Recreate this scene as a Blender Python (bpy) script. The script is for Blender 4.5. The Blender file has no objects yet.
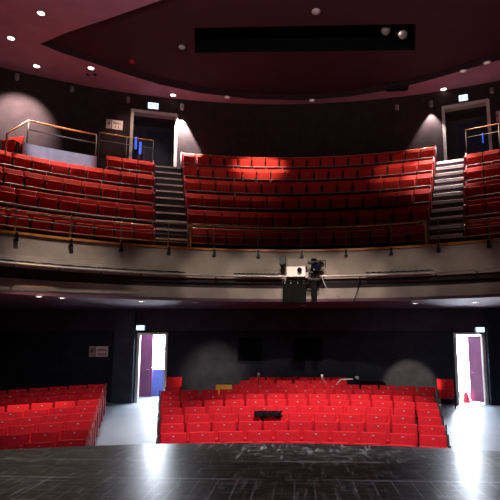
import bpy, bmesh, math, random
from mathutils import Vector, Matrix
random.seed(7)
S = bpy.context.scene
COL = S.collection
R_ = math.radians
PI = math.pi

# ------------------------------------------------------------------ materials
def mat(name, col, rough=.6, metal=0., var=0., scale=8., emit=None, estr=0., spec=.5, sheen=0., bump=0.):
    m = bpy.data.materials.new(name); m.use_nodes = True
    nt = m.node_tree; b = nt.nodes['Principled BSDF']
    b.inputs['Base Color'].default_value = (*col, 1)
    b.inputs['Roughness'].default_value = rough
    b.inputs['Metallic'].default_value = metal
    b.inputs['Specular IOR Level'].default_value = spec
    if sheen:
        b.inputs['Sheen Weight'].default_value = sheen
        b.inputs['Sheen Tint'].default_value = (*col, 1)
    if var or bump:
        tc = nt.nodes.new('ShaderNodeTexCoord')
        n = nt.nodes.new('ShaderNodeTexNoise'); n.inputs['Scale'].default_value = scale
        n.inputs['Detail'].default_value = 5
        nt.links.new(tc.outputs['Object'], n.inputs['Vector'])
        if var:
            r = nt.nodes.new('ShaderNodeValToRGB')
            r.color_ramp.elements[0].position = .3; r.color_ramp.elements[1].position = .7
            r.color_ramp.elements[0].color = (*[c*(1-var) for c in col], 1)
            r.color_ramp.elements[1].color = (*[min(1, c*(1+var)) for c in col], 1)
            nt.links.new(n.outputs['Fac'], r.inputs['Fac'])
            nt.links.new(r.outputs['Color'], b.inputs['Base Color'])
        if bump:
            bp = nt.nodes.new('ShaderNodeBump'); bp.inputs['Strength'].default_value = bump
            bp.inputs['Distance'].default_value = .01
            nt.links.new(n.outputs['Fac'], bp.inputs['Height'])
            nt.links.new(bp.outputs['Normal'], b.inputs['Normal'])
    if emit:
        b.inputs['Emission Color'].default_value = (*emit, 1)
        b.inputs['Emission Strength'].default_value = estr
    return m

def stage_mat():
    m = bpy.data.materials.new('black_stage_boards'); m.use_nodes = True
    nt = m.node_tree; L = nt.links; b = nt.nodes['Principled BSDF']
    def node(t, **k):
        n = nt.nodes.new(t)
        for a, v in k.items(): setattr(n, a, v)
        return n
    tc = node('ShaderNodeTexCoord')
    def noise(scale, rot, sc, detail=8, rough=.65):
        mp = node('ShaderNodeMapping'); mp.inputs['Scale'].default_value = scale; mp.inputs['Rotation'].default_value = (0, 0, R_(rot))
        L.new(tc.outputs['Object'], mp.inputs['Vector'])
        n = node('ShaderNodeTexNoise'); n.inputs['Scale'].default_value = sc; n.inputs['Detail'].default_value = detail; n.inputs['Roughness'].default_value = rough
        L.new(mp.outputs['Vector'], n.inputs['Vector']); return n.outputs['Fac']
    def ramp(x, lo, hi, c0, c1):
        r = node('ShaderNodeMapRange'); r.inputs['From Min'].default_value = lo; r.inputs['From Max'].default_value = hi
        r.inputs['To Min'].default_value = c0; r.inputs['To Max'].default_value = c1; L.new(x, r.inputs['Value']); return r.outputs['Result']
    def op(o, a, c):
        n = node('ShaderNodeMath', operation=o)
        for i_, v in enumerate((a, c)):
            if isinstance(v, (int, float)): n.inputs[i_].default_value = v
            else: L.new(v, n.inputs[i_])
        return n.outputs[0]
    mp = node('ShaderNodeMapping'); mp.inputs['Rotation'].default_value = (0, 0, R_(90)); mp.inputs['Location'].default_value = (.24, .07, 0)
    L.new(tc.outputs['Object'], mp.inputs['Vector'])
    br = node('ShaderNodeTexBrick', offset=0.0)
    br.inputs['Scale'].default_value = 1; br.inputs['Brick Width'].default_value = 1.9; br.inputs['Row Height'].default_value = .22
    br.inputs['Mortar Size'].default_value = .012; br.inputs['Mortar Smooth'].default_value = .4
    L.new(mp.outputs['Vector'], br.inputs['Vector'])
    sx = node('ShaderNodeSeparateXYZ'); L.new(tc.outputs['Object'], sx.inputs[0])
    near_ = op('LESS_THAN', sx.outputs['Y'], 6.08)
    s1 = op('LESS_THAN', op('ABSOLUTE', op('SUBTRACT', sx.outputs['Y'], 6.08), 0), .03)
    s2 = op('LESS_THAN', op('ABSOLUTE', op('SUBTRACT', sx.outputs['Y'], 6.95), 0), .025)
    seams = op('MAXIMUM', op('MAXIMUM', s1, op('MULTIPLY', s2, .6)), op('MULTIPLY', br.outputs['Fac'], near_))
    line = op('MULTIPLY', seams, ramp(noise((1, 1, 1), 0, .9, 5), .40, .60, .02, .26))
    streak = ramp(noise((.9, 6, 1), 5, 3.0), .52, .68, 0, .15)
    scuff = ramp(noise((5, .8, 1), 30, 2.6, 10), .55, .70, 0, .24)
    v = op('ADD', op('ADD', line, streak), op('ADD', scuff, .008))
    cc = node('ShaderNodeCombineColor'); L.new(v, cc.inputs[0]); L.new(v, cc.inputs[1]); L.new(op('MULTIPLY', v, 1.12), cc.inputs[2])
    L.new(cc.outputs[0], b.inputs['Base Color'])
    n2 = noise((1.5, 3, 1), 10, 3)
    L.new(ramp(n2, .3, .7, .28, .40), b.inputs['Roughness'])
    bp = node('ShaderNodeBump'); bp.inputs['Strength'].default_value = .25; bp.inputs['Distance'].default_value = .004
    L.new(n2, bp.inputs['Height']); L.new(bp.outputs['Normal'], b.inputs['Normal'])
    return m

M = dict(
    stage=stage_mat(),
    red=mat('red_velour', (.62, .010, .022), .75, var=.12, scale=30, sheen=.35, spec=.2),
    red_b=mat('red_orange_velour', (.56, .024, .016), .75, var=.12, scale=30, sheen=.35, spec=.2),
    orange=mat('orange_seat_tone', (.92, .42, .05), .7, var=.1, scale=30, sheen=.2, spec=.2),
    seat_frame=mat('dark_seat_metal', (.02, .012, .014), .5, .3, var=.2),
    plate=mat('pale_enamel', (.55, .36, .34), .4, var=.05),
    endp=mat('red_lacquered_panel', (.45, .012, .022), .45, var=.15, scale=12),
    wood=mat('orange_varnished_wood', (.62, .24, .05), .35, var=.25, scale=6),
    woodrail=mat('varnished_rail', (.85, .40, .13), .3, var=.2, scale=9),
    steel=mat('grey_painted_steel', (.22, .20, .20), .55, .2, var=.15, scale=20),
    pipe=mat('pale_steel_pipe', (.40, .37, .33), .35, .4, var=.15, scale=10),
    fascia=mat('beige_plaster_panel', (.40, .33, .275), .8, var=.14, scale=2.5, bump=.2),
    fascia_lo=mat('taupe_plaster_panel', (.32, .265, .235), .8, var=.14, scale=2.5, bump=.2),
    black=mat('black_paint', (.005, .005, .006), .85, var=.3, spec=.08),
    blackmetal=mat('black_metal', (.012, .012, .014), .4, .5, var=.3),
    wall_lo=mat('black_blue_wall', (.022, .024, .036), .85, var=.25, scale=3, spec=.12),
    wall_band=mat('plum_wall_band', (.050, .036, .055), .8, var=.2, scale=3, spec=.2),
    wall_vest=mat('navy_vestibule', (.035, .040, .068), .7, var=.2, scale=3, spec=.3),
    wall_up=mat('brown_plum_wall', (.034, .021, .024), .85, var=.18, scale=3, spec=.1),
    jamb=mat('pale_jamb', (.50, .44, .43), .6, var=.1, scale=5),
    dim=mat('plum_vestibule', (.075, .055, .068), .8, var=.2, scale=3),
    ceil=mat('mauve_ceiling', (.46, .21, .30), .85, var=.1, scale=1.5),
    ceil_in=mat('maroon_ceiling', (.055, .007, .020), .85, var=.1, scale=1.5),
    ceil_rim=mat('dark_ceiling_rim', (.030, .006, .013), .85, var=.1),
    soffit=mat('plum_soffit', (.10, .042, .07), .8, var=.15, scale=2),
    terrace=mat('dark_carpet', (.035, .022, .028), .9, var=.3, scale=30),
    step=mat('plum_step', (.045, .026, .036), .7, var=.2, scale=14),
    nosing=mat('pale_nosing', (.78, .74, .73), .5, var=.1, scale=18),
    floor=mat('pale_blue_grey_floor', (.26, .315, .38), .52, var=.12, scale=1.6, bump=.1),
    white=mat('white_paint', (.82, .82, .84), .5, var=.05),
    frame=mat('white_door_frame', (.80, .74, .70), .45, var=.06),
    purple=mat('purple_door', (.15, .04, .105), .5, var=.12, scale=4),
    bluewall=mat('blue_corridor_wall', (.10, .14, .45), .6, var=.1),
    sign=mat('pink_grey_sign', (.86, .66, .66), .5, var=.1),
    sign_dk=mat('dim_grey_sign', (.50, .36, .37), .5, var=.1),
    ink=mat('dark_ink', (.16, .07, .08), .6, var=.1),
    cloth=mat('grey_blue_panel', (.44, .46, .58), .7, var=.12, scale=4),
    lamp=mat('lit_downlight', (.9, .9, .9), .4, emit=(1, .82, .74), estr=7),
    lamp_dim=mat('dim_downlight', (.5, .4, .4), .4, emit=(1, .7, .7), estr=.25),
    exit=mat('lit_exit_face', (.8, .9, 1), .4, emit=(.50, .66, 1), estr=2.0),
    pict=mat('exit_pictogram', (.05, .25, .5), .4, emit=(.1, .3, .9), estr=.8),
    door_glow=mat('corridor_glow_panel', (1, 1, 1), .3, emit=(.80, .89, 1), estr=150),
    door_glow_left=mat('lobby_glow_panel', (1, 1, 1), .3, emit=(.80, .89, 1), estr=95),
    bluelight=mat('blue_lit_slit', (.1, .2, .8), .4, emit=(.06, .16, 1), estr=.9),
    grey=mat('grey_plastic', (.35, .33, .33), .5, var=.1),
    proj=mat('white_projector_shell', (.85, .80, .74), .45, var=.05),
    projdk=mat('beige_projector_top', (.20, .155, .13), .5, var=.1),
    lens=mat('lens_glass', (.006, .009, .04), .12, var=.1),
    cone=mat('red_plastic', (.75, .03, .06), .5, var=.1),
)

# ------------------------------------------------------------------ mesh helpers
def obj(name, bm, m, parent=None, smooth=False):
    me = bpy.data.meshes.new(name)
    bmesh.ops.recalc_face_normals(bm, faces=bm.faces)
    bm.to_mesh(me); bm.free()
    for x in (m if isinstance(m, (list, tuple)) else [m]): me.materials.append(x)
    if smooth:
        for p in me.polygons: p.use_smooth = True
    o = bpy.data.objects.new(name, me); COL.objects.link(o)
    if parent: o.parent = parent
    return o
def tag(o, label, cat, group=None):
    o['label'] = label; o['category'] = cat
    if group: o['group'] = group
    return o
def struct(name, bm, m, parent=None, smooth=False):
    o = obj(name, bm, m, parent, smooth)
    if not parent: o['kind'] = 'structure'
    return o
def thing(name, label, cat, loc=(0, 0, 0), rz=0, group=None):
    o = bpy.data.objects.new(name, None); o.empty_display_size = .1; COL.objects.link(o)
    o.location = loc; o.rotation_euler = (0, 0, rz)
    return tag(o, label, cat, group)
def box(bm, x0, x1, y0, y1, z0, z1, bev=0., mtx=None, seg=2, mi=0):
    vs = [bm.verts.new((x, y, z)) for x in (x0, x1) for y in (y0, y1) for z in (z0, z1)]
    F = [(0, 1, 3, 2), (4, 6, 7, 5), (0, 4, 5, 1), (2, 3, 7, 6), (0, 2, 6, 4), (1, 5, 7, 3)]
    fs = [bm.faces.new([vs[i] for i in f]) for f in F]
    for f in fs: f.material_index = mi
    if mtx is not None:
        for v in vs: v.co = mtx @ v.co
    if bev:
        es = list({e for f in fs for e in f.edges})
        bmesh.ops.bevel(bm, geom=es, offset=bev, segments=seg, affect='EDGES', profile=.6)
    return bm
def B(*a, **k): return box(bmesh.new(), *a, **k)
def tube(bm, pts, r, n=8, cap=True):
    pts = [Vector(p) for p in pts]; rings = []
    for i, p in enumerate(pts):
        d = (pts[min(i+1, len(pts)-1)] - pts[max(i-1, 0)]).normalized()
        u = d.cross(Vector((0, 0, 1)))
        if u.length < 1e-3: u = Vector((1, 0, 0))
        u.normalize(); w = d.cross(u)
        rings.append([bm.verts.new(p + r*(math.cos(2*PI*k/n)*u + math.sin(2*PI*k/n)*w)) for k in range(n)])
    for a, b in zip(rings, rings[1:]):
        for k in range(n): bm.faces.new((a[k], a[(k+1) % n], b[(k+1) % n], b[k]))
    if cap: bm.faces.new(rings[0][::-1]); bm.faces.new(rings[-1])
    return bm
def T(pts, r, n=8): return tube(bmesh.new(), pts, r, n)
def lathe(bm, prof, n=16, mtx=None):
    rings = []
    for r, z in prof:
        ring = [bm.verts.new((max(r, 1e-4)*math.cos(2*PI*k/n), max(r, 1e-4)*math.sin(2*PI*k/n), z)) for k in range(n)]
        rings.append(ring)
    for a, b in zip(rings, rings[1:]):
        for k in range(n): bm.faces.new((a[k], a[(k+1) % n], b[(k+1) % n], b[k]))
    bm.faces.new(rings[0][::-1]); bm.faces.new(rings[-1])
    if mtx is not None:
        for ring in rings:
            for v in ring: v.co = mtx @ v.co
    return bm
def sweep(bm, prof, a0, a1, n, cy):
    """closed (radius, height) profile swept along an arc about the vertical axis at (0, cy); angle 0 = +Y, positive to +X"""
    rings = []
    for i in range(n+1):
        t = R_(a0 + (a1-a0)*i/n)
        rings.append([bm.verts.new((r*math.sin(t), cy + r*math.cos(t), z)) for r, z in prof])
    k = len(prof)
    for a, b in zip(rings, rings[1:]):
        for j in range(k): bm.faces.new((a[j], a[(j+1) % k], b[(j+1) % k], b[j]))
    bm.faces.new(rings[0][::-1]); bm.faces.new(rings[-1])
    return bm
def SW(prof, a0, a1, n, cy): return sweep(bmesh.new(), prof, a0, a1, n, cy)
def polar(R, deg, cy, z=0.): return Vector((R*math.sin(R_(deg)), cy + R*math.cos(R_(deg)), z))
def arcpts(R, a0, a1, n, cy, z): return [polar(R, a0+(a1-a0)*i/n, cy, z) for i in range(n+1)]
def prism(bm, pts2, z0, z1):
    a = [bm.verts.new((x, y, z0)) for x, y in pts2]; b = [bm.verts.new((x, y, z1)) for x, y in pts2]
    n = len(a)
    for i in range(n): bm.faces.new((a[i], a[(i+1) % n], b[(i+1) % n], b[i]))
    bm.faces.new(a[::-1]); bm.faces.new(b)
    return bm
def dup(root):
    r = root.copy(); COL.objects.link(r)
    for ch in list(root.children):
        c = ch.copy(); COL.objects.link(c); c.parent = r
        for g in ch.children:
            d = g.copy(); COL.objects.link(d); d.parent = c
    return r

# ------------------------------------------------------------------ camera
EYE = Vector((0, 0, 1.6)); PIT = R_(8.5); YAW = R_(2.5); PP = (278, 265); FP = 500
cd = bpy.data.cameras.new('camera'); cam = bpy.data.objects.new('camera', cd); COL.objects.link(cam)
cd.sensor_width = 36; cd.lens = 36
cd.shift_x = -(PP[0]-250)/500; cd.shift_y = (PP[1]-250)/500
cam.location = EYE; cam.rotation_euler = (PI/2 + PIT, 0, YAW)
cd.clip_end = 200
S.camera = cam
# survey of the photograph: where a sight line meets a plane of the hall
fw = Vector((-math.sin(YAW)*math.cos(PIT), math.cos(YAW)*math.cos(PIT), math.sin(PIT)))
rt = Vector((math.cos(YAW), math.sin(YAW), 0)); up = rt.cross(fw)
def ray(px, py): return fw + rt*((px-PP[0])/FP) - up*((py-PP[1])/FP)
def atY(px, py, Y): r = ray(px, py); return EYE + r*(Y/r.y)
def atZ(px, py, Z): r = ray(px, py); return EYE + r*((Z-EYE.z)/r.z)
def xat(px, Y): return atY(px, 340, Y).x

CY, FR = 4.3, 9.7                 # centre and radius of the balcony curve
zA = atY(300, 279, CY+FR).z; zB = atY(300, 288.5, CY+FR+.04).z; zS = atY(300, 299, CY+FR+.04).z

# ------------------------------------------------------------------ stage
cx, ry = -.4, 12.5
front = []
for i in range(41):
    a = R_(-46 + 92*i/40); front.append((cx + ry*math.sin(a), 8.14 - ry + ry*math.cos(a)))
struct('floor_stage', prism(bmesh.new(), front + [(9, -4), (-9.8, -4)], -1.25, 0), M['stage'])

# ------------------------------------------------------------------ stalls shell
def fz(Y): return min(-.5, -1.05 + .085*(Y-10))
bm = bmesh.new()
ys = [6.8, 16.47, 20.6]
for x0, x1 in ((-13, 13),):
    t = [[bm.verts.new((x, y, fz(y)+dz)) for x in (x0, x1) for dz in (0,)] for y in ys]
    for a, b in zip(t, t[1:]): bm.faces.new((a[0], a[1], b[1], b[0]))
struct('floor', bm, M['floor'])
WY = 17.2                          # back wall of the stalls
LD = (-5.58, -4.56); RD = (5.16, 6.14); DT = 1.76
bm = bmesh.new()
for x0, x1 in ((-13, LD[0]), (LD[1], RD[0]), (RD[1], 13)): box(bm, x0, x1, WY, WY+.1, -1, 1.9)
for x0, x1 in (LD, RD): box(bm, x0, x1, WY, WY+.1, DT, 1.9)
struct('wall_back', bm, M['wall_lo'])
struct('wall_back_upper', B(-13, 13, WY-.01, WY+.2, 1.9, zS), M['wall_band'])
struct('wall_vestibule_left', B(xat(114, 16.9), LD[0]-.04, 16.9, WY, -.52, zS-.08), M['wall_vest'])
struct('wall_vestibule_right', B(RD[1]+.04, 9, 16.95, WY, -.52, zS-.08), M['wall_lo'])
# corridors behind both doors
bm = B(-8, -3.2, 19.15, 19.3, -.5, 2.6)
struct('wall_corridor_left', bm, M['white'])
struct('wall_corridor_right', B(3.8, 8.5, 19.15, 19.3, -.5, 2.6), M['white'])
struct('ceiling_corridor_left', B(-8, -3.2, 17.4, 19.3, 2.3, 2.4), M['white'])
struct('ceiling_corridor_right', B(3.8, 8.5, 17.4, 19.3, 2.3, 2.4), M['white'])
# door frames and leaves
def frame(name, x0, x1, side):
    bm = bmesh.new(); w = .075
    box(bm, x0-.02, x0+w, WY-.06, WY+.10, -.52, DT, .006); box(bm, x1-w, x1+.02, WY-.06, WY+.10, -.52, DT, .006)
    box(bm, x0-.02, x1+.02, WY-.06, WY+.10, DT, DT+.08, .006)
    return struct(name, bm, M['frame'])
d1 = frame('door_1', *LD, -1); d2 = frame('door_2', *RD, 1)
# left: purple leaf standing open at the far side of the lobby, glowing panel added beyond for the lobby's brightness
x0, x1 = xat(131, 18.9), xat(153.5, 18.9)
lf = struct('door_leaf', B(x0, x1, 18.86, 18.91, -.49, 1.95, .006), M['purple'], d1)
struct('handle', T([(x1-.1, 18.83, .5), (x1-.1, 18.79, .5), (x1-.22, 18.79, .5)], .012), M['steel'], lf)
g = struct('door_3', B(xat(153, 19.1), xat(170, 19.1), 19.08, 19.14, .50, 1.95), M['door_glow_left'])
struct('lower_panel', B(xat(152, 19.1), xat(170, 19.1), 19.07, 19.14, -.49, .50), M['bluewall'], g)
# right: purple leaf ajar from the right jamb
lf = struct('door_leaf', B(-.56, 0, -.02, .02, -.47, DT-.02, .006, Matrix.Translation((RD[1]-.05, WY+.14, 0)) @ Matrix.Rotation(R_(-60), 4, 'Z')), M['purple'], d2)
hp = Matrix.Translation((RD[1]-.05, WY+.14, 0)) @ Matrix.Rotation(R_(-60), 4, 'Z')
struct('handle', T([hp @ Vector((-.45, -.02, .5)), hp @ Vector((-.45, -.06, .5)), hp @ Vector((-.33, -.06, .5))], .012), M['steel'], lf)
g = struct('door_4', B(xat(446, 19.1), xat(482, 19.1), 19.08, 19.14, -.3, 1.95), M['door_glow'])  # glowing panel added for the bright corridor, not a real door
struct('threshold', B(xat(446, 19.1), xat(482, 19.1), 19.05, 19.14, -.5, -.3), M['white'], g)
# red warning cone in the right doorway
c = atY(466, 394, 17.75)
cn = thing('traffic_cone', 'small red cone standing in the bright right stalls doorway', 'cone', (c.x, c.y, -.5))
obj('cone', lathe(bmesh.new(), [(.13, .03), (.12, .06), (.03, .37), (.015, .38)], 20), M['cone'], cn, True)
obj('base', B(-.16, .16, -.16, .16, 0, .03, .008), M['cone'], cn)

# dark control-room windows in the back wall
def booth(n, x0, x1, y0, y1):
    a = atY(x0, y0, WY-.04); b = atY(x1, y1, WY-.04)
    o = struct('window_%d' % n, B(a.x, b.x, WY-.035, WY-.008, b.z, a.z, .004), M['black'])
    bm = bmesh.new(); w = .04
    box(bm, a.x-w, b.x+w, WY-.05, WY-.008, a.z, a.z+w); box(bm, a.x-w, b.x+w, WY-.05, WY-.008, b.z-w, b.z)
    box(bm, a.x-w, a.x, WY-.05, WY-.008, b.z, a.z); box(bm, b.x, b.x+w, WY-.05, WY-.008, b.z, a.z)
    struct('window_frame', bm, M['wall_lo'], o)
booth(1, 293, 323, 338, 361); booth(2, 238, 262, 338, 361)

# ------------------------------------------------------------------ balcony shell
A0, A1 = -58, 46
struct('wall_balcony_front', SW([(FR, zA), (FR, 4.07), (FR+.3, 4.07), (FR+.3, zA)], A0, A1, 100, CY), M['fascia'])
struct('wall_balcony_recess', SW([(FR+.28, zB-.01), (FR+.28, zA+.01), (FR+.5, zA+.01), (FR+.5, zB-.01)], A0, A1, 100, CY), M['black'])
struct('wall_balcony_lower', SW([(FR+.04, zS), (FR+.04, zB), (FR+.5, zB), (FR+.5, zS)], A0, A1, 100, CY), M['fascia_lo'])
struct('trim_1', SW([(FR-.05, 4.07), (FR-.05, 4.13), (FR+.2, 4.13), (FR+.2, 4.07)], A0, A1, 100, CY), M['wood'])
bm = bmesh.new()
inner = [(p.x, p.y) for p in arcpts(FR-.02, A0, A1, 80, CY, 0)]
prism(bm, inner + [(13, 17.6), (-13, 17.6)], zS-.08, zS)
struct('ceiling_under_balcony', bm, M['soffit'])
ROWR = [10.6 + .8*i for i in range(6)]; ROWZ = [4.1 + .77*i for i in range(6)]
prof = [(FR+.1, 3.0), (FR+.1, 4.1)]
for i in range(5):
    e = ROWR[i]+.40
    prof += [(e, ROWZ[i]), (e, ROWZ[i+1])]
prof += [(16.4, ROWZ[5]), (16.4, 3.0)]
struct('floor_balcony', SW(prof, A0, A1, 60, CY), M['terrace'])

# upper back wall with its two door openings
UC, UR = .6, 19.0; ZC = 11.3
def ang(px, py=140):
    lo, hi = -60, 60
    for _ in range(50):
        mid = (lo+hi)/2; p = polar(UR, mid, UC); 
        if p.x > atY(px, py, p.y).x: hi = mid
        else: lo = mid
    return lo
UL = (ang(130.5), ang(176.5)); UD = (ang(444), ang(491)); UT = 10.62
bm = bmesh.new()
for a, b in ((-44, UL[0]), (UL[1], UD[0]), (UD[1], 40)): sweep(bm, [(UR, 7.2), (UR, ZC+.6), (UR+.25, ZC+.6), (UR+.25, 7.2)], a, b, max(6, int((b-a)/1.2)), UC)
for a, b in (UL, UD): sweep(bm, [(UR, UT), (UR, ZC+.6), (UR+.25, ZC+.6), (UR+.25, UT)], a, b, 6, UC)
struct('wall_balcony_back', bm, M['wall_up'])
def upper_door(n, a0, a1, lead):
    bm = bmesh.new(); w = .45
    sweep(bm, [(UR-.06, 7.95), (UR-.06, UT), (UR+.3, UT), (UR+.3, 7.95)], a0-w*.2, a0+w*.55, 2, UC)
    sweep(bm, [(UR-.06, 7.95), (UR-.06, UT), (UR+.3, UT), (UR+.3, 7.95)], a1-w*.55, a1+w*.2, 2, UC)
    sweep(bm, [(UR-.06, UT-.10), (UR-.06, UT+.02), (UR+.3, UT+.02), (UR+.3, UT-.10)], a0, a1, 4, UC)
    d = struct('door_%d' % n, bm, M['jamb'])
    v = bmesh.new()
    sweep(v, [(UR+1.5, 7.95), (UR+1.5, UT+.3), (UR+1.6, UT+.3), (UR+1.6, 7.95)], a0-3, a1+3, 6, UC)
    sweep(v, [(UR+.3, 7.95), (UR+.3, UT+.3), (UR+1.6, UT+.3), (UR+1.6, 7.95)], a0-.6, a0-.3, 1, UC)
    sweep(v, [(UR+.3, 7.95), (UR+.3, UT+.3), (UR+1.6, UT+.3), (UR+1.6, 7.95)], a1+.3, a1+.6, 1, UC)
    sweep(v, [(UR+.3, UT+.02), (UR+.3, UT+.12), (UR+1.6, UT+.12), (UR+1.6, UT+.02)], a0-.6, a1+.6, 4, UC)
    sweep(v, [(UR+.25, 7.8), (UR+.25, 7.95), (UR+1.6, 7.95), (UR+1.6, 7.8)], a0-.6, a1+.6, 4, UC)
    struct('vestibule', v, M['dim'], d)
    # inner door leaf, closed, at the back of the lobby
    lf = struct('door_leaf', SW([(UR+1.42, 7.96), (UR+1.42, UT-.2), (UR+1.48, UT-.2), (UR+1.48, 7.96)], (a0+a1)/2-.9, (a0+a1)/2+1.9, 3, UC), M['wall_vest'], d)
    return d
du1 = upper_door(5, *UL, -1); du2 = upper_door(6, *UD, 1)
def slit(parent, px, py0, py1, w=3):
    U = UL if px < 300 else UD
    Y = polar(UR+.9, (U[0]+U[1])/2, UC).y
    a = atY(px, py0, Y); b = atY(px+w, py1, Y)
    struct('blue_light', B(a.x, b.x, Y-.02, Y+.02, b.z, a.z, .01), M['bluelight'], parent)
slit(du1, 135, 137, 149, 1.6); slit(du1, 139.5, 142, 154, 1.6); slit(du2, 482, 133, 143, 1.6)

# ------------------------------------------------------------------ ceiling
k = 9.7/8.8
far = [atZ(px, py, ZC) for px, py in ((40, 44), (62, 53), (90, 62), (125, 74), (160, 84.5), (200, 93), (250, 99), (300, 100.5), (350, 96.5), (390, 90), (430, 80), (465, 70), (500, 60), (540, 47))]
near = [atZ(px, py, ZC) for px, py in ((110, 18), (150, 4), (170, -3))]
hole = [(p.x, p.y) for p in far] + [(8.6, 14.4), (7.0, 12.9), (4.3, 11.9), (1.5, 11.6), (-1.2, 11.9)] + [(p.x, p.y) for p in near[::-1]] + [(-7.3, 14.35)]
def holed(outer, inner, z):
    bm = bmesh.new(); es = []
    for loop in (outer, inner):
        vs = [bm.verts.new((x, y, z)) for x, y in loop]
        es += [bm.edges.new((vs[i], vs[(i+1) % len(vs)])) for i in range(len(vs))]
    bmesh.ops.triangle_fill(bm, edges=es, use_beauty=True)
    return bm
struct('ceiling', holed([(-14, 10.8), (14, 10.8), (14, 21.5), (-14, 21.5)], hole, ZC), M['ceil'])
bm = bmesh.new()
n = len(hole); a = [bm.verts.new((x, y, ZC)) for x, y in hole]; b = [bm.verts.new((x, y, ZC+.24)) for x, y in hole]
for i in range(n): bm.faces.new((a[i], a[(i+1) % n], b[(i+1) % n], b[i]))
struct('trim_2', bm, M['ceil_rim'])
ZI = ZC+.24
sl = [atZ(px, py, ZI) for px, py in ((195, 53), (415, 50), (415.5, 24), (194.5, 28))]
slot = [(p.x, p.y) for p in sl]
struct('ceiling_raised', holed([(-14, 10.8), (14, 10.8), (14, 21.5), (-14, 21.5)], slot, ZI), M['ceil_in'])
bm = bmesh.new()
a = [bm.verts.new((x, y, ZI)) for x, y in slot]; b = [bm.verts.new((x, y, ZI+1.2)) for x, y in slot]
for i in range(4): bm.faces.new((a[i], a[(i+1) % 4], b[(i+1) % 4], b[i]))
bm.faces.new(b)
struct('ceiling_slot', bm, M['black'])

# ------------------------------------------------------------------ seats
def seat_proto(name, m, balcony):
    t = thing(name, 'x', 'seat')
    W = .235
    rot = Matrix.Translation((0, .10, .42)) @ Matrix.Rotation(R_(-19 if balcony else -14), 4, 'X')
    bm = bmesh.new()
    e_ = .027 if balcony else .014
    box(bm, -W-e_, W+e_, 0, .085, -.10, .47, .03, rot, 3)
    obj('backrest', bm, m, t, True)
    rot2 = Matrix.Translation((0, -.02, .36)) @ Matrix.Rotation(R_(9 if balcony else 4), 4, 'X')
    bm = bmesh.new()
    top = .27 if balcony else .23
    # tipped-up cushion with a rounded upper lip
    box(bm, -W+.012, W-.012, -.055, .055, -.06, top, .04, rot2, 3)
    obj('seat_cushion', bm, m, t, True)
    for s in (-1, 1):
        bm = bmesh.new()
        box(bm, s*.249-.011, s*.249+.011, -.20, .12, .54, .58, .008)
        box(bm, s*.249-.010, s*.249+.010, -.04, .12, 0, .565)
        box(bm, s*.249-.011, s*.249+.011, -.14, .18, 0, .03)
        obj('armrest', bm, M['seat_frame'], t)
    if not balcony:
        pm = rot @ Matrix.Translation((0, -.006, .40))
        obj('number_plate', box(bmesh.new(), -.02, .02, -.004, .004, -.010, .010, mtx=pm), M['plate'], t)
    return t
def end_panel_mesh():
    bm = bmesh.new()
    pts = [(-.20, 0), (-.24, .60), (-.14, .66), (.10, .68), (.20, .90), (.25, .88), (.20, .40), (.17, 0)]
    a = [bm.verts.new((-.014, y, z)) for y, z in pts]; b = [bm.verts.new((.014, y, z)) for y, z in pts]
    n = len(a)
    for i in range(n): bm.faces.new((a[i], a[(i+1) % n], b[(i+1) % n], b[i]))
    bm.faces.new(a[::-1]); bm.faces.new(b)
    me = bpy.data.meshes.new('end_panel'); bmesh.ops.recalc_face_normals(bm, faces=bm.faces); bm.to_mesh(me); bm.free()
    me.materials.append(M['endp']); return me
EPM = end_panel_mesh()
EPM_K = EPM.copy(); EPM_K.materials.clear(); EPM_K.materials.append(M['blackmetal'])
P_ST = seat_proto('stalls_seat', M['red'], False)
P_BA = seat_proto('balcony_seat', M['red_b'], True)
used = set()
ORD = ['zeroth', 'first', 'second', 'third', 'fourth', 'fifth', 'sixth', 'seventh', 'eighth', 'ninth', 'tenth', 'eleventh', 'twelfth', 'thirteenth', 'fourteenth', 'fifteenth', 'sixteenth', 'seventeenth', 'eighteenth', 'nineteenth', 'twentieth', 'twenty-first', 'twenty-second']
def put_seat(proto, loc, rz, label, group, end=0, epm=None):
    if proto.name in used: o = dup(proto)
    else: o = proto; used.add(proto.name)
    o.location = loc; o.rotation_euler = (0, 0, rz)
    tag(o, label, 'seat', group)
    if end:
        c = bpy.data.objects.new('end_panel', epm or EPM); COL.objects.link(c); c.parent = o; c.location = (end*.276, 0, 0)
        c['label'] = 'upright end panel closing the row'
    return o
# a first, unused copy of each prototype keeps its plain parts; end panels are added only to copies
SC = -2.0
def edge_angle(R, s):            # angle on a stalls row where x / depth = s
    lo, hi = -60, 60
    for _ in range(40):
        m_ = (lo+hi)/2; p = polar(R, m_, SC)
        if p.x - s*p.y > 0: hi = m_
        else: lo = m_
    return lo
stalls_seats = {}
def stalls_row(R, a0, a1, rowlab, block, fromright=False, nmax=99, skip=()):
    L = R*R_(a1-a0); n = max(1, int(L/.522)); pitch = (a1-a0)/n
    if fromright:
        n = min(n, nmax); pitch = math.degrees(.528/R)
    out = []
    for i in range(n):
        aa = a1-(i+.5)*pitch if fromright else a0+(i+.5)*pitch
        out.append((aa, i+1, n))
    return out
rows = [11.3 + .75*j for j in range(11)]
rowname = lambda j: 'front row' if j == 0 else ORD[j+1]+' row'
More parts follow.
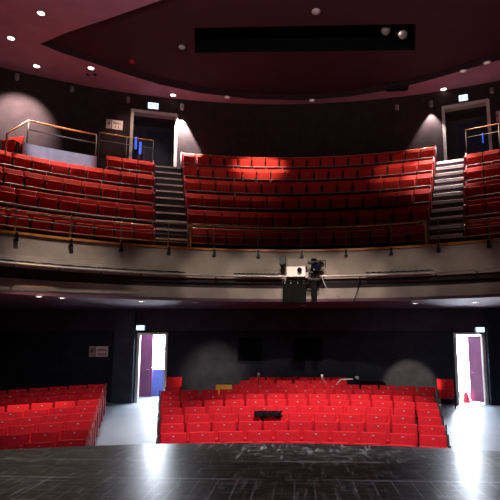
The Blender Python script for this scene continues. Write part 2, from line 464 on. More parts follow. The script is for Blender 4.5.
# protos placed through the generic path, so mark first uses with a plain middle seat
plan = []
for j in range(11):
    R = rows[j]
    if j <= 7: e0, e1 = edge_angle(R, -.277), edge_angle(R, .285 - .004*j)
    elif j == 8: e0, e1 = edge_angle(R, (216-300)/500), edge_angle(R, .262)
    elif j == 9: e0, e1 = edge_angle(R, (240-300)/500), edge_angle(R, (346-300)/500)
    else: e0, e1 = edge_angle(R, (250-300)/500), edge_angle(R, (346-300)/500)
    seq = stalls_row(R, e0, e1, '', '')
    for aa, i, n in seq:
        p = polar(R, aa, SC); p.z = fz(p.y)
        lab = 'red stalls seat, centre block, %s, %s from the left end' % (rowname(j), ORD[i])
        end = -1 if i == 1 else (1 if i == n and j < 8 else 0)
        plan.append((end == 0, p, R_(-aa), lab, 'seats in the centre stalls block', end, j, i, 'C'))
for j in range(10):
    R = rows[j] + (.12 if j > 6 else 0)
    e1 = edge_angle(R, -.424+.0042*j)
    for aa, i, n in stalls_row(R, -60, e1, '', '', True, 7):
        p = polar(R, aa, SC); p.z = fz(p.y)
        if p.x/p.y < -.66: continue
        lab = 'red stalls seat, left block, %s, %s from the aisle' % (rowname(j), ORD[i])
        plan.append((i != 1, p, R_(-aa), lab, 'seats in the left stalls block', 1 if i == 1 else 0, j, i, 'L'))
plan.sort(key=lambda t: not t[0])
for pl, p, rz, lab, grp, end, j, i, blk in plan:
    if blk == 'C' and j == 8 and i == 1:
        continue
    put_seat(P_ST, p, rz, lab, grp, end, EPM if blk == 'L' else EPM_K)
for (isplain, p, rz, lab, grp, end, j, i, blk) in plan:
    if blk == 'C' and j == 8 and i == 1:
        o = seat_proto('stalls_seat', M['orange'], False)  # same seat shape, coloured orange in place of red
        o.location = p; o.rotation_euler = (0, 0, rz)
        tag(o, 'orange stalls seat at the left end of the ninth row, centre block', 'seat')
        break
# two lone seats against the back wall beside the doors
for px, Y, lab in ((175, 16.7, 'single red seat by the back wall, beside the left stalls door'), (444, 16.3, 'single red seat by the back wall, beside the right stalls door')):
    p = Vector((xat(px, Y), Y, fz(Y)+.0))
    put_seat(P_ST, p, R_(8 if px < 300 else -8), lab, None)

# balcony blocks
def bal(block, aside, degs, i, frm):
    R = ROWR[i]; z = ROWZ[i]
    n = len(degs)
    for q, d in enumerate(degs):
        p = polar(R, d, CY, z)
        lab = 'red balcony seat, %s block, %s, %s from the %s' % (block, 'front row' if i == 0 else ('back row' if i == 5 else ORD[i+1]+' row'), ORD[q+1], frm)
        yield p, R_(-d), lab, 'seats in the %s balcony block' % block, (q == 0, q == n-1)
CL, CRr = -18.1, 20.5
bplan = []
SWID = .95
for i in range(6):
    R = ROWR[i]
    a0, a1 = CL + math.degrees(.06/R), CRr - math.degrees(.06/R)
    n = int(R*R_(a1-a0)/.535); pt = (a1-a0)/n
    for p, rz, lab, g, (f, l) in bal('centre', 0, [a0+(q+.5)*pt for q in range(n)], i, 'left aisle'):
        bplan.append((p, rz, lab, g, -1 if f else (1 if l else 0)))
    s0 = CL - math.degrees((SWID+.06)/R)
    st = math.degrees(.535/R)
    nl = (10, 10, 10, 10, 3, 0)[i]
    for p, rz, lab, g, (f, l) in bal('left', 0, [s0-(q+.5)*st for q in range(nl)], i, 'aisle'):
        bplan.append((p, rz, lab, g, 1 if f else 0))
    s0 = CRr + math.degrees((SWID+.06)/R)
    for p, rz, lab, g, (f, l) in bal('right', 0, [s0+(q+.5)*st for q in range(3 if i < 5 else 0)], i, 'aisle'):
        bplan.append((p, rz, lab, g, -1 if f else 0))
bplan.sort(key=lambda t: t[4] != 0)
for p, rz, lab, g, end in bplan: put_seat(P_BA, p, rz, lab, g, end)

# ------------------------------------------------------------------ balcony stairs
def staircase(a_edge, side, label, nh):
    t = thing('staircase', label, 'stairs', tuple(polar(ROWR[0]-.5, a_edge, CY, 4.1)))
    inv = Matrix.Translation(-Vector(t.location))
    d = R_(a_edge); u = Vector((math.sin(d), math.cos(d), 0)); v = Vector((math.cos(d), -math.sin(d), 0))*side
    base = Vector((0, CY, 0)); N = 11
    for q in range(N):
        r0 = ROWR[0]-.45+.40*q; r1 = r0+.42 if q < N-1 else 15.1
        z1 = 4.1 + (7.95-4.1)*(q+1)/N
        z0 = 4.1 + (7.95-4.1)*q/N - .35
        m_ = Matrix(((v.x, u.x, 0, base.x), (v.y, u.y, 0, base.y), (0, 0, 1, 0), (0, 0, 0, 1)))
        bm = box(bmesh.new(), .02, SWID-.02, r0, r1, max(z0, 4.1), z1-.012, mtx=inv @ m_)
        s_ = obj('step', bm, M['step'], t)
        obj('nosing', box(bmesh.new(), .02, SWID-.02, r0-.012, r0+.17, z1-nh, z1, .006, inv @ m_, 1), M['nosing'], s_)
    return t
staircase(CL, -1, 'left balcony staircase with pale nosings between the left and centre blocks', .05)
staircase(CRr, 1, 'right balcony staircase with pale nosings between the centre and right blocks', .10)

# ------------------------------------------------------------------ rails
def guard(label, a0, a1, topmat, zt=4.79, wires=(4.66, 4.49, 4.28), step=7.35, offset=.4, endposts=True):
    t = thing('guard_rail', label, 'railing', tuple(polar(FR+.12, (a0+a1)/2, CY, 4.13)))
    off = Vector(t.location); n = max(4, int((a1-a0)/1.5))
    obj('top_rail', T([p-off for p in arcpts(FR+.12, a0, a1, n, CY, zt)], .022), topmat, t, True)
    for z in wires: obj('rail', T([p-off for p in arcpts(FR+.12, a0, a1, n, CY, z)], .011, 6), M['steel'], t, True)
    a = math.ceil((a0-offset)/step)*step+offset
    degs = []
    while a < a1-.5:
        if a > a0+.5: degs.append(a)
        a += step
    for a in degs:
        p = polar(FR+.12, a, CY, 0)-Vector((off.x, off.y, 0))
        po = obj('post', T([p+Vector((0, 0, 4.13-off.z)), p+Vector((0, 0, zt-off.z))], .016), M['steel'], t, True)
        q = polar(FR-.075, a, CY, 0)-Vector((off.x, off.y, 0))
        bm = bmesh.new()
        m_ = Matrix.Translation(q+Vector((0, 0, 4.0-off.z))) @ Matrix.Rotation(R_(-a), 4, 'Z')
        box(bm, -.03, .03, -.03, .025, -.07, .10, .006, m_); box(bm, -.05, .05, -.02, .074, -.10, -.05, .006, m_)
        obj('clamp', bm, M['blackmetal'], t)
    if endposts:
        for a in (a0, a1):
            p = polar(FR+.12, a, CY, 0)-Vector((off.x, off.y, 0))
            obj('end_post', T([p+Vector((0, 0, 4.13-off.z)), p+Vector((0, 0, zt-off.z))], .03), topmat, t, True)
    return t
guard('varnished guard rail with grey bars in front of the centre balcony block', CL, CRr, M['woodrail'])
guard('guard rail with grey bars in front of the left balcony block', -50, CL-.35, M['steel'], 4.81)
guard('guard rail with grey bars in front of the right balcony block', CRr+.35, 40, M['steel'], 4.81)
def rowrail(block, i, a0, a1):
    R = ROWR[i]-.27; z = ROWZ[i]
    t = thing('row_rail', 'thin grey rail at foot of the %s, %s balcony block' % (('front row' if i == 0 else 'back row' if i == 5 else ORD[i+1]+' row of seats'), block), 'railing', tuple(polar(R, (a0+a1)/2, CY, z)), 0, 'row rails in the %s balcony block' % block)
    off = Vector(t.location); n = max(4, int((a1-a0)/1.5))
    obj('rail', T([p-off for p in arcpts(R, a0, a1, n, CY, z+.27)], .016, 6), M['steel'], t, True)
    obj('gilt_rail', T([p-off for p in arcpts(R-.02, a0, a1, n, CY, z+.13)], .018, 6), M['woodrail'], t, True)
    k_ = max(2, int(R_(a1-a0)*R/1.6))
    for q in range(k_+1):
        p = polar(R, a0+(a1-a0)*q/k_, CY, z)-off
        obj('post', T([p, p+Vector((0, 0, .27))], .013, 6), M['steel'], t, True)
for i in range(1, 6):
    R = ROWR[i]
    if i < 5: rowrail('left', i, -52 if i < 4 else CL-math.degrees((SWID+.1+1.6)/R), CL-math.degrees((SWID+.1)/R))
    rowrail('centre', i, CL+.4, CRr-.4)
    if i < 5: rowrail('right', i, CRr+math.degrees((SWID+.1)/R), CRr+math.degrees((SWID+.1+1.6)/R))
# back-of-block rails on the landing
def landing(label, a0, a1, z=9.25, wood=True, nm='landing_rail'):
    R = 15.06; t = thing(nm, label, 'railing', tuple(polar(R, (a0+a1)/2, CY, 7.95)))
    off = Vector(t.location)
    obj('top_rail', T([p-off for p in arcpts(R, a0, a1, 16, CY, z-.25)], .02), M['woodrail'], t, True)
    obj('rail', T([p-off for p in arcpts(R, a0, a1, 16, CY, z-.55)], .012, 6), M['steel'], t, True)
    k_ = max(2, int((a1-a0)/5))
    for q in range(k_+1):
        p = polar(R, a0+(a1-a0)*q/k_, CY, 0)-Vector((off.x, off.y, 0))
        obj('post', T([p+Vector((0, 0, 0)), p+Vector((0, 0, z-.25-off.z))], .016), M['steel'], t, True)
landing('thin rail behind the back row of the left balcony block, beside the door', -29.5, CL-3.9, 9.5)
landing('rail behind the back row of the right balcony block, under the doorway', CRr+3.9, 33, 9.6)
landing('thin varnished rail behind the back row of the centre balcony block', CL+.2, CRr-.2, 9.12)

# ------------------------------------------------------------------ raised platform at the left of the balcony
pz = ROWZ[5]
def PP_(px, py, R):       # point on the balcony circle of radius R seen at px, py
    lo, hi = 5, 30
    for _ in range(50):
        m_ = (lo+hi)/2; p = atY(px, py, m_)
        if math.hypot(p.x, p.y-CY) > R: hi = m_
        else: lo = m_
    return atY(px, py, lo)
def azi(p): return math.degrees(math.atan2(p.x, p.y-CY))
pz = ROWZ[4]; PFR = 13.5
pa, pb = PP_(23, 144, PFR), PP_(97, 156, PFR)
aL, aR = azi(pa), azi(pb)
pt = thing('platform', 'grey-blue panelled viewing platform at the back of the left balcony block', 'platform', tuple(polar(PFR+.1, (aL+aR)/2, CY, pz)))
off = Vector(pt.location)
def swo(prof, a0, a1, n=12):
    bm = SW(prof, a0, a1, n, CY)
    for v in bm.verts: v.co -= off
    return bm
ztop = PP_(60, 150, PFR).z
obj('front_panel', swo([(PFR, pz), (PFR, ztop), (PFR+.08, ztop), (PFR+.08, pz)], aL, aR), M['cloth'], pt)
obj('deck', swo([(PFR+.08, pz+.3), (PFR+.08, pz+.42), (14.15, pz+.42), (14.15, pz+.3)], aL, aR), M['terrace'], pt)
obj('side_panel', swo([(PFR+.08, pz), (PFR+.08, ztop), (14.15, ztop), (14.15, pz)], aL, aL+.3, 1), M['cloth'], pt)
rl = thing('platform_rail', 'varnished two-bar handrail around the grey viewing platform', 'railing', tuple(polar(PFR+.12, (aL+aR)/2, CY, pz+.42)))
off2 = Vector(rl.location); RR = PFR+.14
c1 = PP_(28.5, 121.5, RR); c0 = PP_(7.5, 133, 12.9)
zr = PP_(60, 127.5, RR).z
aa0, aa1 = azi(c1), aR-.15
lo_ = polar(12.95, azi(c0), CY, ROWZ[3]+.02)
top = [lo_, Vector((lo_.x, lo_.y, c0.z))] + [polar(RR, aa0+(aa1-aa0)*q/12, CY, zr) for q in range(13)]
obj('handrail', T([p-off2 for p in top], .03), M['woodrail'], rl, True)
obj('rail', T([polar(RR, aa0+(aa1-aa0)*q/12, CY, zr-.30)-off2 for q in range(13)], .024), M['steel'], rl, True)
for a in (aa0, aa1): obj('post', T([polar(RR, a, CY, pz+.42)-off2, polar(RR, a, CY, zr)-off2], .026), M['steel'], rl, True)
p = polar(13.75, azi(PP_(9, 155, 13.75)), CY, ROWZ[4])
put_seat(P_BA, p, R_(-azi(p)-50), 'lone red balcony seat left of the grey viewing platform', None)

# ------------------------------------------------------------------ pipe and tray on the balcony front
PR = FR-.28
pp = thing('lighting_pipe', 'long pale steel pipe running along the beige balcony front', 'pipe', (0, CY+PR, 3.33))
off = Vector(pp.location)
obj('pipe', T([p-off for p in arcpts(PR, A0, A1, 90, CY, 3.33)], .032, 10), M['pipe'], pp, True)
for a in range(-50, 42, 6):
    p = polar(PR, a, CY, 3.33)-off; q = polar(FR+.27, a, CY, (zA+zB)/2)-off; q2 = polar(FR-.005, a, CY, 3.36)-off
    bm = tube(bmesh.new(), [p, q2], .014, 6); tube(bm, [p, p+Vector((0, 0, -.05)), q], .014, 6)
    obj('bracket', bm, M['blackmetal'], pp)
def tray(a0, a1, label):
    t = thing('cable_tray', label, 'tray', tuple(polar(PR+.13, (a0+a1)/2, CY, 3.40)))
    o_ = Vector(t.location)
    def s(prof):
        bm = SW(prof, a0, a1, 30, CY)
        for v in bm.verts: v.co -= o_
        return bm
    obj('tray_floor', s([(PR+.04, 3.37), (PR+.04, 3.385), (FR-.02, 3.385), (FR-.02, 3.37)]), M['steel'], t)
    for z in (3.43, 3.48, 3.53):
        obj('side_wire', T([p-o_ for p in arcpts(PR+.05, a0, a1, 30, CY, z)], .007, 5), M['pipe'], t)
    for w in range(3): obj('cable', T([polar(PR+.10+.05*w, a0+(a1-a0)*q/40, CY, 3.405+.012*math.sin(q*1.7+w*2))-o_ for q in range(41)], .016, 6), M['blackmetal'], t)
tray(-48, -19, 'wire cable tray holding cables along the left balcony front')
tray(-11, -3.2, 'short wire cable tray left of the projector on balcony front')
tray(11, 21.5, 'wire cable tray along the right half of balcony front')

# ------------------------------------------------------------------ projector group on the balcony front
Yp = 13.65; zt = lambda y: atY(300, y, Yp).z; xt = lambda x: xat(x, Yp)
pj = thing('projector', 'white projector with beige lid clamped to the middle of balcony front', 'projector', (xt(297), Yp, zt(278)))
off = Vector(pj.location)
def bo(x0, x1, y0, y1, d0, d1, bev=.008):
    return box(bmesh.new(), xt(x0)-off.x, xt(x1)-off.x, d0-Yp, d1-Yp, zt(y1)-off.z, zt(y0)-off.z, bev)
obj('body', bo(287, 306, 268, 278, 13.35, 13.8, .02), M['proj'], pj)
obj('lid', bo(288, 308, 260, 268, 13.4, 13.85, .015), M['projdk'], pj)
L_ = lathe(bmesh.new(), [(.05, 0), (.06, .02), (.06, .10), (.045, .11)], 16, Matrix.Translation((xt(300)-off.x, 13.35-Yp, zt(271.5)-off.z)) @ Matrix.Rotation(R_(90), 4, 'X'))
lo = obj('lens_barrel', L_, M['blackmetal'], pj, True)
obj('lens', lathe(bmesh.new(), [(.04, .105), (.03, .118), (.01, .123)], 16, Matrix.Translation((xt(300)-off.x, 13.35-Yp, zt(271.5)-off.z)) @ Matrix.Rotation(R_(90), 4, 'X')), M['lens'], lo, True)
obj('side_shade', bo(280, 286, 258, 266, 13.35, 13.7, .01), M['blackmetal'], pj)
obj('vent', bo(302, 309, 273.5, 279, 13.42, 13.7, .01), M['grey'], pj)
bm = bmesh.new()
for x in (285, 291, 298, 304): tube(bm, [(xt(x)-off.x, 13.55-Yp, zt(284)-off.z), (xt(x+.6)-off.x, 13.6-Yp, zt(277.5)-off.z)], .014, 6)
obj('hanger', bm, M['pipe'], pj)
cs = thing('equipment_case', 'black equipment case hanging below the white projector', 'case', (xt(295), 13.77, zt(303)))
off = Vector(cs.location)
obj('body', box(bmesh.new(), xt(283)-off.x, xt(306.5)-off.x, -.22, .17, 0, zt(282)-off.z, .02), M['black'], cs)
obj('lid', box(bmesh.new(), xt(282.5)-off.x, xt(307)-off.x, -.23, .2, zt(282)-off.z, zt(281)-off.z, .008), M['blackmetal'], cs)
sp = thing('spotlight', 'black spotlight with blue lens on a bar right of projector', 'spotlight', (xt(318), 13.55, zt(268)))
off = Vector(sp.location)
mm = Matrix.Translation((.04, -.02, .05)) @ Matrix.Rotation(R_(-28), 4, 'Z') @ Matrix.Rotation(R_(108), 4, 'X')
obj('housing', lathe(bmesh.new(), [(.07, -.2), (.10, -.15), (.11, .08), (.125, .10), (.125, .2), (.105, .2), (.10, .17)], 18, mm), M['blackmetal'], sp, True)
obj('lens', lathe(bmesh.new(), [(.10, .165), (.08, .178), (.03, .184)], 18, mm), M['lens'], sp, True)
bm = tube(bmesh.new(), [(-.14, 0, -.02), (-.14, 0, .19), (.22, 0, .19), (.22, 0, -.02)], .014, 6)
obj('yoke', bm, M['blackmetal'], sp)
bp = thing('hanging_bar', 'black vertical bar hanging on balcony front beside the projector', 'bar', (xt(314.5), 13.6, zt(303)))
off = Vector(bp.location)
obj('bar', box(bmesh.new(), -.075, .075, -.05, .05, 0, zt(259)-off.z, .01), M['black'], bp)
for y in (263, 273, 280):
    obj('collar', box(bmesh.new(), -.16, .15, -.08, .08, zt(y)-off.z-.03, zt(y)-off.z+.03, .008), M['blackmetal'], bp)
tag(obj('cable', T([(xt(322), 13.66, zt(275.5)), (xt(326), 13.6, zt(286)), (xt(330), 13.6, zt(293)), (xt(338), 13.66, zt(296)), (xt(341), 13.8, zt(297))], .012, 6), M['grey']), 'thin pale cable looping down from the pipe right of the spotlight', 'cable')
tag(obj('cable', T([(xt(362), 13.66, zt(275.5)), (xt(359), 13.66, zt(290)), (xt(354), 13.72, zt(303))], .012, 6), M['blackmetal']), 'thin dark cable hanging straight down from pipe, right of the pale cable', 'cable')

# ------------------------------------------------------------------ signs, exit boxes, lights
def exit_sign(px0, py0, px1, py1, Y, label, rz=0, arrow=1):
    a = atY(px0, py0, Y); b = atY(px1, py1, Y); w = (b.x-a.x)/2; h = (a.z-b.z)/2
    t = thing('exit_sign', label, 'sign', ((a.x+b.x)/2, Y, b.z), rz)
    obj('housing', box(bmesh.new(), -w-.02, w+.02, .01, .09, -.02, 2*h+.02, .008), M['grey'], t)
    obj('lit_face', box(bmesh.new(), -w, w, -.005, .015, 0, 2*h), M['exit'], t)
    bm = bmesh.new(); q = h*.8; ox = -w*.35
    def pb(x0, x1, z0, z1, r=0):
        box(bm, -(x1-x0)/2, (x1-x0)/2, -.012, -.005, -(z1-z0)/2, (z1-z0)/2, mtx=Matrix.Translation((ox+(x0+x1)/2, 0, h+(z0+z1)/2)) @ Matrix.Rotation(R_(r), 4, 'Y'))
    pb(-.1*q, .18*q, .5*q, .8*q); pb(-.1*q, .12*q, -.2*q, .45*q, 15); pb(-.25*q, -.08*q, -.8*q, -.1*q, 30); pb(.1*q, .27*q, -.75*q, -.1*q, -30)
    pb(-.45*q, .45*q, .2*q, .35*q, 20)
    obj('running_figure', bm, M['pict'], t)
    bm = bmesh.new(); ox = w*.5
    pb(-.5*q, .4*q, -.1*q, .1*q); pb(.1*q, .55*q, .1*q, .28*q, 40); pb(.1*q, .55*q, -.28*q, -.1*q, -40)
    obj('arrow', bm, M['pict'], t)
def wall_at(px, py, R=UR-.06):
    lo, hi = 8, 25
    for _ in range(50):
        m_ = (lo+hi)/2; p = atY(px, py, m_)
        if math.hypot(p.x, p.y-UC) > R: hi = m_
        else: lo = m_
    return atY(px, py, lo)
p = wall_at(153, 105, UR-.12); exit_sign(148.5, 103, 158, 108.5, p.y, 'lit exit sign above the left balcony door', R_(15))
p = wall_at(463, 97, UR-.12); exit_sign(459, 95, 467.5, 100.5, p.y, 'lit exit sign above the right balcony door', R_(-18))
exit_sign(136.5, 325.5, 144, 330, 16.75, 'lit exit sign above the left stalls door')
exit_sign(476, 327.5, 484.5, 332, 16.8, 'lit exit sign above the right stalls door')
def info_sign(p, w, h, rz, label, split=.35):
    t = thing('seating_sign', label, 'sign', p, rz)
    obj('small_panel', box(bmesh.new(), -w/2, -w/2+w*split-.02, 0, .02, -h/2, h/2, .004), M['sign_dk'], t)
    o = obj('large_panel', box(bmesh.new(), -w/2+w*split, w/2, 0, .02, -h/2, h/2, .004), M['sign'], t)
    bm = bmesh.new(); x = -w/2+w*split+.06
    while x < w/2-.07:
        hh = random.choice((.16, .2, .18))*h
        box(bm, x, x+.035, -.004, .002, .02, .02+hh); 
        if random.random() < .8: box(bm, x, x+.03, -.004, .002, -.06-hh, -.06)
        x += .055
    obj('lettering', bm, M['ink'], o)
    bm = box(bmesh.new(), -w/2+.06, -w/2+w*split-.08, -.004, .002, -.1*h, .25*h); obj('symbol', bm, M['ink'], t.children[0])
p = wall_at(114.5, 124.5, UR-.03); a_ = math.degrees(math.atan2(p.x, p.y-UC))
info_sign(p, .62, .38, R_(-a_), 'pinkish two-part sign on the upper wall left of the balcony door')
p = atY(98.5, 351.5, WY-.03); info_sign(p, .66, .36, 0, 'grey two-part sign on the dark stalls wall left of the door')
p = wall_at(500.5, 116, UR-.03); a_ = math.degrees(math.atan2(p.x, p.y-UC))
info_sign(p, .3, .42, R_(-a_), 'small pinkish sign cut off at the right edge by balcony door', .3)

def downlight(px, py, z, lit, label, r=.11):
    p = atZ(px, py, z)
    t = thing('downlight', label, 'lamp', (p.x, p.y, z-.004), 0, 'recessed downlights')
    bm = lathe(bmesh.new(), [(r+.03, 0), (r+.03, -.012), (r, -.016), (r-.01, -.004)], 20); obj('trim_ring', bm, M['grey'], t, True)
    obj('lens', lathe(bmesh.new(), [(r-.008, -.004), (r-.02, -.014), (r-.07, -.018)], 20), M['lamp'] if lit else M['lamp_dim'], t, True)
    return p
for px, py, lit, lab in ((41, 13, 1, 'lit downlight in the mauve ceiling, highest at the left'), (11, 38, 1, 'lit downlight in the mauve ceiling, nearest the left edge'),
        (36.5, 66, 1, 'lit downlight in the mauve ceiling above the left balcony wall'), (91, 68, 1, 'lit downlight in the mauve ceiling beside two small holes'),
        (173, 95, 1, 'lit downlight in the mauve ceiling near the left exit sign'), (443.5, 89, 1, 'lit downlight in the mauve ceiling near the right exit sign'),
        (463, 71, 0, 'unlit downlight in the mauve ceiling, upper right'), (487, 62.5, 0, 'unlit downlight in the mauve ceiling near the right edge'), (227, 97, 0, 'dim downlight in the mauve ceiling left of the middle'), (312, 100, 0, 'dim downlight at the middle of the ceiling rim')):
    downlight(px, py, ZC, lit, lab)
for px, py, lit, lab in ((39, 296, 1, 'lit downlight under the balcony, nearest the left edge'), (62, 297.5, 1, 'second lit downlight under the balcony from the left'), (141, 301, 1, 'lit downlight under the balcony above the left door'),
        (195, 302, 0, 'dim downlight under the balcony left of the projector'), (415, 303, 1, 'lit downlight under the balcony right of the projector'), (475, 302, 1, 'lit downlight under the balcony above the right door'), (303, 305, 0, 'dim downlight under the balcony below the projector')):
    downlight(px, py, zS-.08, lit, lab, .07)
# small fittings on the ceilings
def fitting(name, px, py, z, r, m, label, cat):
    p = atZ(px, py, z); t = thing(name, label, cat, (p.x, p.y, z))
    obj('base', lathe(bmesh.new(), [(r*.7, 0), (r*.7, -.03), (r*.5, -.035)], 16), m, t, True)
    obj('body', lathe(bmesh.new(), [(r, -.03), (r*1.05, -.07), (r*.6, -.12), (r*.2, -.13)], 16), m, t, True)
fitting('smoke_detector', 182, 46, ZI, .12, M['jamb'], 'small pale detector on the maroon ceiling left of the black slot', 'detector')
fitting('smoke_detector', 316, 10, ZI, .13, M['jamb'], 'small pale detector on the maroon ceiling above the black slot', 'detector')
fitting('smoke_detector', 132, 60, ZI, .10, M['endp'], 'small dark red fitting on the maroon ceiling, far left', 'detector')
for px, lab in ((88, 'left of two small black holes in the mauve ceiling'), (95, 'right of two small black holes in the mauve ceiling')):
    p = atZ(px, 74.5, ZC); tag(obj('ceiling_socket', lathe(bmesh.new(), [(.07, .0), (.07, -.02), (.05, -.025)], 14, Matrix.Translation((p.x, p.y, ZC))), M['blackmetal'], None, True), lab, 'fitting')
p = atZ(397, 87, ZC)
ds = thing('ceiling_lamp', 'flat dark lamp housing on ceiling rim, right of the middle', 'lamp', (p.x, p.y, ZC))
obj('housing', box(bmesh.new(), -.42, .42, -.14, .14, -.12, -.02, .02), M['blackmetal'], ds)
obj('bracket', box(bmesh.new(), -.05, .05, -.05, .05, -.03, 0), M['blackmetal'], ds)
p = atZ(318, 98, ZC)
# lanterns at the right end of the ceiling slot
for px, py, lab in ((385, 36, 'lantern inside the black ceiling slot, left of two'), (402, 40, 'lantern inside the black ceiling slot, right of two')):
    p = atZ(px, py, ZI); t = thing('stage_lantern', lab, 'spotlight', (p.x, p.y, ZI+.2))
    mm = Matrix.Rotation(R_(125), 4, 'X')
    obj('housing', lathe(bmesh.new(), [(.07, -.2), (.11, -.15), (.12, .12), (.14, .2)], 16, mm), M['grey'], t, True)
    obj('yoke', tube(bmesh.new(), [(-.17, 0, 0), (-.17, 0, .25), (.17, 0, .25), (.17, 0, 0)], .015, 6), M['steel'], t)
    obj('hanging_rod', T([(0, 0, .25), (0, 0, 1.0)], .02, 6), M['steel'], t)

# wall spotlights
def wall_spot(px, py, label, lit=False, m='steel'):
    p = wall_at(px, py, UR-.28); w_ = wall_at(px, py, UR-.005)
    a = math.degrees(math.atan2(p.x, p.y-UC))
    t = thing('wall_spotlight', label, 'spotlight', p, R_(-a))
    obj('housing', lathe(bmesh.new(), [(.05, .14), (.075, .11), (.075, -.09), (.065, -.12)], 14, Matrix.Rotation(R_(-14), 4, 'X')), M[m], t, True)
    obj('arm', tube(bmesh.new(), [(0, 0, .06), (0, .1, .2), (0, .275, .2)], .014, 6), M['blackmetal'], t)
    obj('wall_plate', box(bmesh.new(), -.05, .05, .255, .275, .12, .28, .006), M['blackmetal'], t)
    return p
wsl = wall_spot(182, 107, 'wall spotlight right of the left balcony door', m='jamb')
wsr = wall_spot(431, 104, 'wall spotlight left of the right balcony door')
wall_spot(17, 77, 'wall spotlight at far left above the platform')
wall_spot(72, 90, 'wall spotlight above the right end of the platform rail')
wall_spot(128, 100, 'wall spotlight above the upper seating sign')
wall_spot(492, 91, 'wall spotlight at the right edge above the balcony')
wall_spot(397, 108, 'dim wall spotlight on the dark wall over the centre block')

# ------------------------------------------------------------------ sound desk among the back rows
Yd = 16.15; z0 = fz(Yd)
md = thing('mixing_desk', 'black mixing desk behind the rear centre stalls rows', 'desk', (xat(372, Yd), Yd, z0))
obj('console', box(bmesh.new(), -.55, .35, -.3, .3, .72, .80, .015, Matrix.Rotation(R_(6), 4, 'X')), M['black'], md)
for sx in (-.5, .3): obj('leg', box(bmesh.new(), sx-.03, sx+.03, -.25, .25, 0, .76), M['blackmetal'], md)
def PY(px, py): return atY(px, py, Yd)
Yd = 15.69; z0 = fz(Yd)
base = Vector((xat(333, Yd), Yd, z0))
dl = thing('desk_lamp', 'pale angled desk lamp rising from rear stalls rows', 'lamp', base)
obj('stem', T([Vector((0, 0, 0)), PY(333, 388)-base, PY(341, 379.5)-base, PY(353, 379)-base], .02), M['white'], dl, True)
obj('lamp_shade', lathe(bmesh.new(), [(.03, .06), (.07, 0), (.07, -.03)], 14, Matrix.Translation(PY(357, 378)-base) @ Matrix.Rotation(R_(35), 4, 'Y')), M['grey'], dl, True)
obj('foot', lathe(bmesh.new(), [(.07, 0), (.065, .02), (.03, .03)], 16), M['blackmetal'], dl, True)
base = Vector((xat(328, Yd), Yd, z0))
mc = thing('microphone_stand', 'slanted microphone on stand beside the desk lamp, rear stalls', 'microphone', base)
obj('stand', T([Vector((0, 0, 0)), PY(328, 388)-base, PY(323, 378)-base], .014), M['steel'], mc, True)
obj('microphone', lathe(bmesh.new(), [(.02, -.08), (.03, 0), (.045, .03), (.03, .075)], 14, Matrix.Translation(PY(322, 377)-base)), M['white'], mc, True)
obj('foot', lathe(bmesh.new(), [(.07, 0), (.065, .02), (.03, .03)], 16), M['blackmetal'], mc, True)
Yd = 15.69; base = Vector((xat(258.5, Yd), Yd, fz(Yd)))
st = thing('microphone_stand', 'dark upright microphone stand right of the orange seat, rear stalls', 'microphone', base)
obj('stand', T([Vector((0, 0, 0)), PY(258.5, 376)-base], .014), M['blackmetal'], st, True)
obj('microphone', lathe(bmesh.new(), [(.02, -.06), (.03, 0), (.04, .03), (.02, .07)], 14, Matrix.Translation(PY(258.5, 375)-base)), M['grey'], st, True)
obj('foot', lathe(bmesh.new(), [(.07, 0), (.065, .02), (.03, .03)], 16), M['blackmetal'], st, True)

Rj = rows[3]; t0 = math.degrees(math.atan2(-.72, Rj)); p0 = polar(Rj, t0, SC); p0.z = fz(p0.y)
bm = bmesh.new(); NX = 18; grid = []
sec = [(.125, .80), (.135, .83), (.15, .86), (.17, .905), (.235, .915), (.28, .88), (.30, .78), (.31, .68)]
for i_ in range(NX+1):
    x = -.31+.62*i_/NX; r_ = []
    for q, (yy, zz) in enumerate(sec):
        w_ = .012*math.sin(i_*1.3+q)
        r_.append(bm.verts.new((x+.02*math.sin(q*2.), yy+w_-.03*(q < 3), zz+.006*math.cos(i_*1.9)+(.03*math.sin(i_*.7) if q in (0, 7) else 0))))
    grid.append(r_)
for a_, b_ in zip(grid, grid[1:]):
    for q in range(len(sec)-1): bm.faces.new((a_[q], a_[q+1], b_[q+1], b_[q]))
jk = obj('dark_patch', bm, M['black'], None, True)  # black sheet added to make a dark patch on the seat backs
so = jk.modifiers.new('thickness', 'SOLIDIFY'); so.thickness = .012
jk.location = p0; jk.rotation_euler = (0, 0, R_(-t0))
tag(jk, 'dark patch laid over seat backs in the middle of the centre stalls block', 'cloth')

# ------------------------------------------------------------------ lights
def spot(name, loc, tgt, W, ang_, blend=.5, col=(1, 1, 1), r=.1):
    d = bpy.data.lights.new(name, 'SPOT'); d.energy = W; d.spot_size = R_(ang_); d.spot_blend = blend; d.color = col; d.shadow_soft_size = r
    o = bpy.data.objects.new(name, d); COL.objects.link(o); o.location = loc
    o.rotation_euler = (Vector(tgt)-Vector(loc)).to_track_quat('-Z', 'Y').to_euler(); return o
def area(name, loc, tgt, W, sx, sy, col=(1, 1, 1)):
    d = bpy.data.lights.new(name, 'AREA'); d.energy = W; d.shape = 'RECTANGLE'; d.size = sx; d.size_y = sy; d.color = col
    o = bpy.data.objects.new(name, d); COL.objects.link(o); o.location = loc
    o.rotation_euler = (Vector(tgt)-Vector(loc)).to_track_quat('-Z', 'Y').to_euler(); return o
WARM = (1, .80, .62)
spot('stalls_light', (.8, 8.0, 10.8), (.6, 10.7, -.6), 6300, 41, .4, (1, .86, .82), .25)
spot('stalls_light', (-4.4, 8.0, 10.8), (-5.6, 12.5, -.6), 3300, 28, .8, (1, .84, .76), .25)
spot('left_row_light', (-4.5, 7.5, 10.5), atY(38, 403, 12.7), 3600, 9, .6, (1, .66, .34), .1)
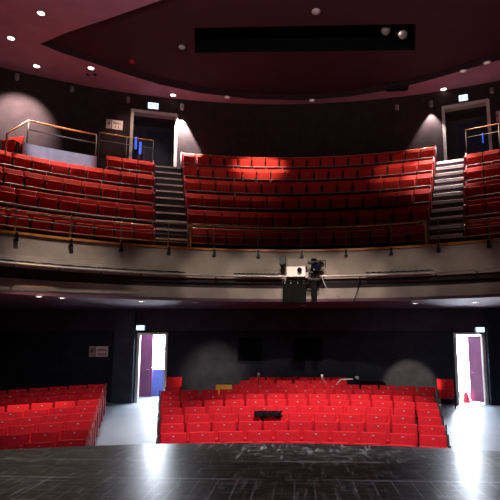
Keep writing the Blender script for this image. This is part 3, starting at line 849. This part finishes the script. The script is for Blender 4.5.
for x, W in ((-6.4, 25), (-5.0, 110), (-3.7, 620), (-2.4, 1250), (-1.1, 1500), (.2, 1400), (1.5, 1250), (2.8, 800), (4.1, 480), (5.4, 160)):
    spot('balcony_front_light', (x*.75, 5, 7.4), (x, CY+math.sqrt(FR*FR-x*x), 3.2), W, 12.5, .75, (1, .86, .74), .15)
p = wall_at(181, 109.5, UR-.20); q = wall_at(183, 160, UR-.02); spot('wall_spot_left_lamp', p, q, 4500, 50, .35, (1, .92, .86), .03)
p = wall_at(431, 106, UR-.20); q = wall_at(432, 160, UR-.02); spot('wall_spot_right_lamp', p, q, 850, 66, .5, (1, .90, .84), .03)
spot('left_wall_profile', wall_at(24, 76, UR-1.5), wall_at(20, 119), 1700, 76, .75, (1, .88, .78), .05)
# balcony house lights
def house(x, y, tgt, W, an, bl=.7, col=(1, .74, .56)): spot('balcony_house_lamp', (x, y, ZC-.1), tgt, W, an, bl, col, .1)
house(-8.6, 15.3, (-7.9, 14.0, 6.0), 2600, 70)
house(-5.4, 16.9, (-5.4, 15.2, 6.0), 1000, 66)
house(-6.0, 16.2, (-6.2, 17.6, 9.8), 220, 60)
house(6.4, 17.6, (6.5, 16.4, 6.5), 1100, 60)
house(4.9, 16.9, (5.0, 16.9, 6.5), 3600, 40, .6, (1, .92, .9))
house(-4.6, 16.9, (-4.6, 16.6, 6.5), 130, 40, .6, (1, .85, .85))
spot('balcony_centre_lamp', (-.9, 15.1, ZI+.5), (-1.5, 18.4, 8.2), 4200, 27, .9, WARM, .1)
spot('balcony_centre_lamp', (3.2, 15.1, ZI+.5), (4.0, 17.4, 7), 900, 36, .9, WARM, .1)
spot('balcony_centre_lamp', (-2.8, 15.1, ZI+.5), (-2.9, 16.6, 6.5), 260, 50, .9, WARM, .1)
# profile spots on the rear stalls wall
for px, py, W, an, bl in ((411, 397, 1200, 33, .5), (213, 382, 700, 44, 1)):
    t_ = atY(px, py, WY); spot('rear_wall_profile', (t_.x*.93, 14.3, zS-.16), t_, W, an, bl, (1, .76, .52), .03)
for px, py in ((39, 296), (62, 297.5), (90, 299), (141, 301), (415, 303), (475, 302)):
    p = atZ(px, py, zS-.1); spot('under_balcony_lamp', p, p+Vector((0, .5, -1)), 24, 150, .6, (1, .86, .84), .06)
spot('rear_stalls_fill', (.6, 7, 8.0), (.5, 14.6, 0), 1700, 36, .8, (1, .82, .7), .15)  # added warm fill to lift the rear rows
spot('rear_row_light', (0, 7, 8.2), (.3, 16.0, .3), 1500, 13, .8, (1, .82, .7), .1)
spot('platform_fill', (-5.5, 8, 10.9), PP_(60, 152, PFR), 1900, 15, .5, (.85, .9, 1), .1)  # added frontal fill to brighten the platform panel
spot('stage_wash', (0, -3, 8.0), (-.3, 6, 0), 1300, 60, .8, (.82, .9, 1), .3)
area('ceiling_fill', (0, 7.0, 8.8), (0, 8.0, 12), 420, 11, .6, (1, .82, .84))  # added fill out of view, brightens the ceiling from below
# corridor lamps
area('corridor_lamp_left', (-4.6, 18.3, 2.2), (-4.6, 18.2, 0), 90, .8, .5, (.86, .92, 1))
area('corridor_lamp_right', (5.4, 18.3, 2.2), (5.4, 18.2, 0), 50, .8, .5, (.86, .92, 1))
spot('aisle_lamp_left', (-2.6, 3, 9), (-3.95, 13, -.7), 700, 11, .6, (.85, .95, 1), .1)
spot('aisle_lamp_right', (2.6, 3, 9), (4.9, 13, -.7), 250, 12, .6, (.8, .9, 1), .1)
w = bpy.data.worlds.new('hall'); S.world = w; w.use_nodes = True
w.node_tree.nodes['Background'].inputs['Color'].default_value = (.5, .38, .5, 1)
w.node_tree.nodes['Background'].inputs['Strength'].default_value = .02
S.view_settings.view_transform = 'Standard'; S.view_settings.look = 'None'
S.view_settings.exposure = 0; S.view_settings.gamma = 1; S.view_settings.use_curve_mapping = False
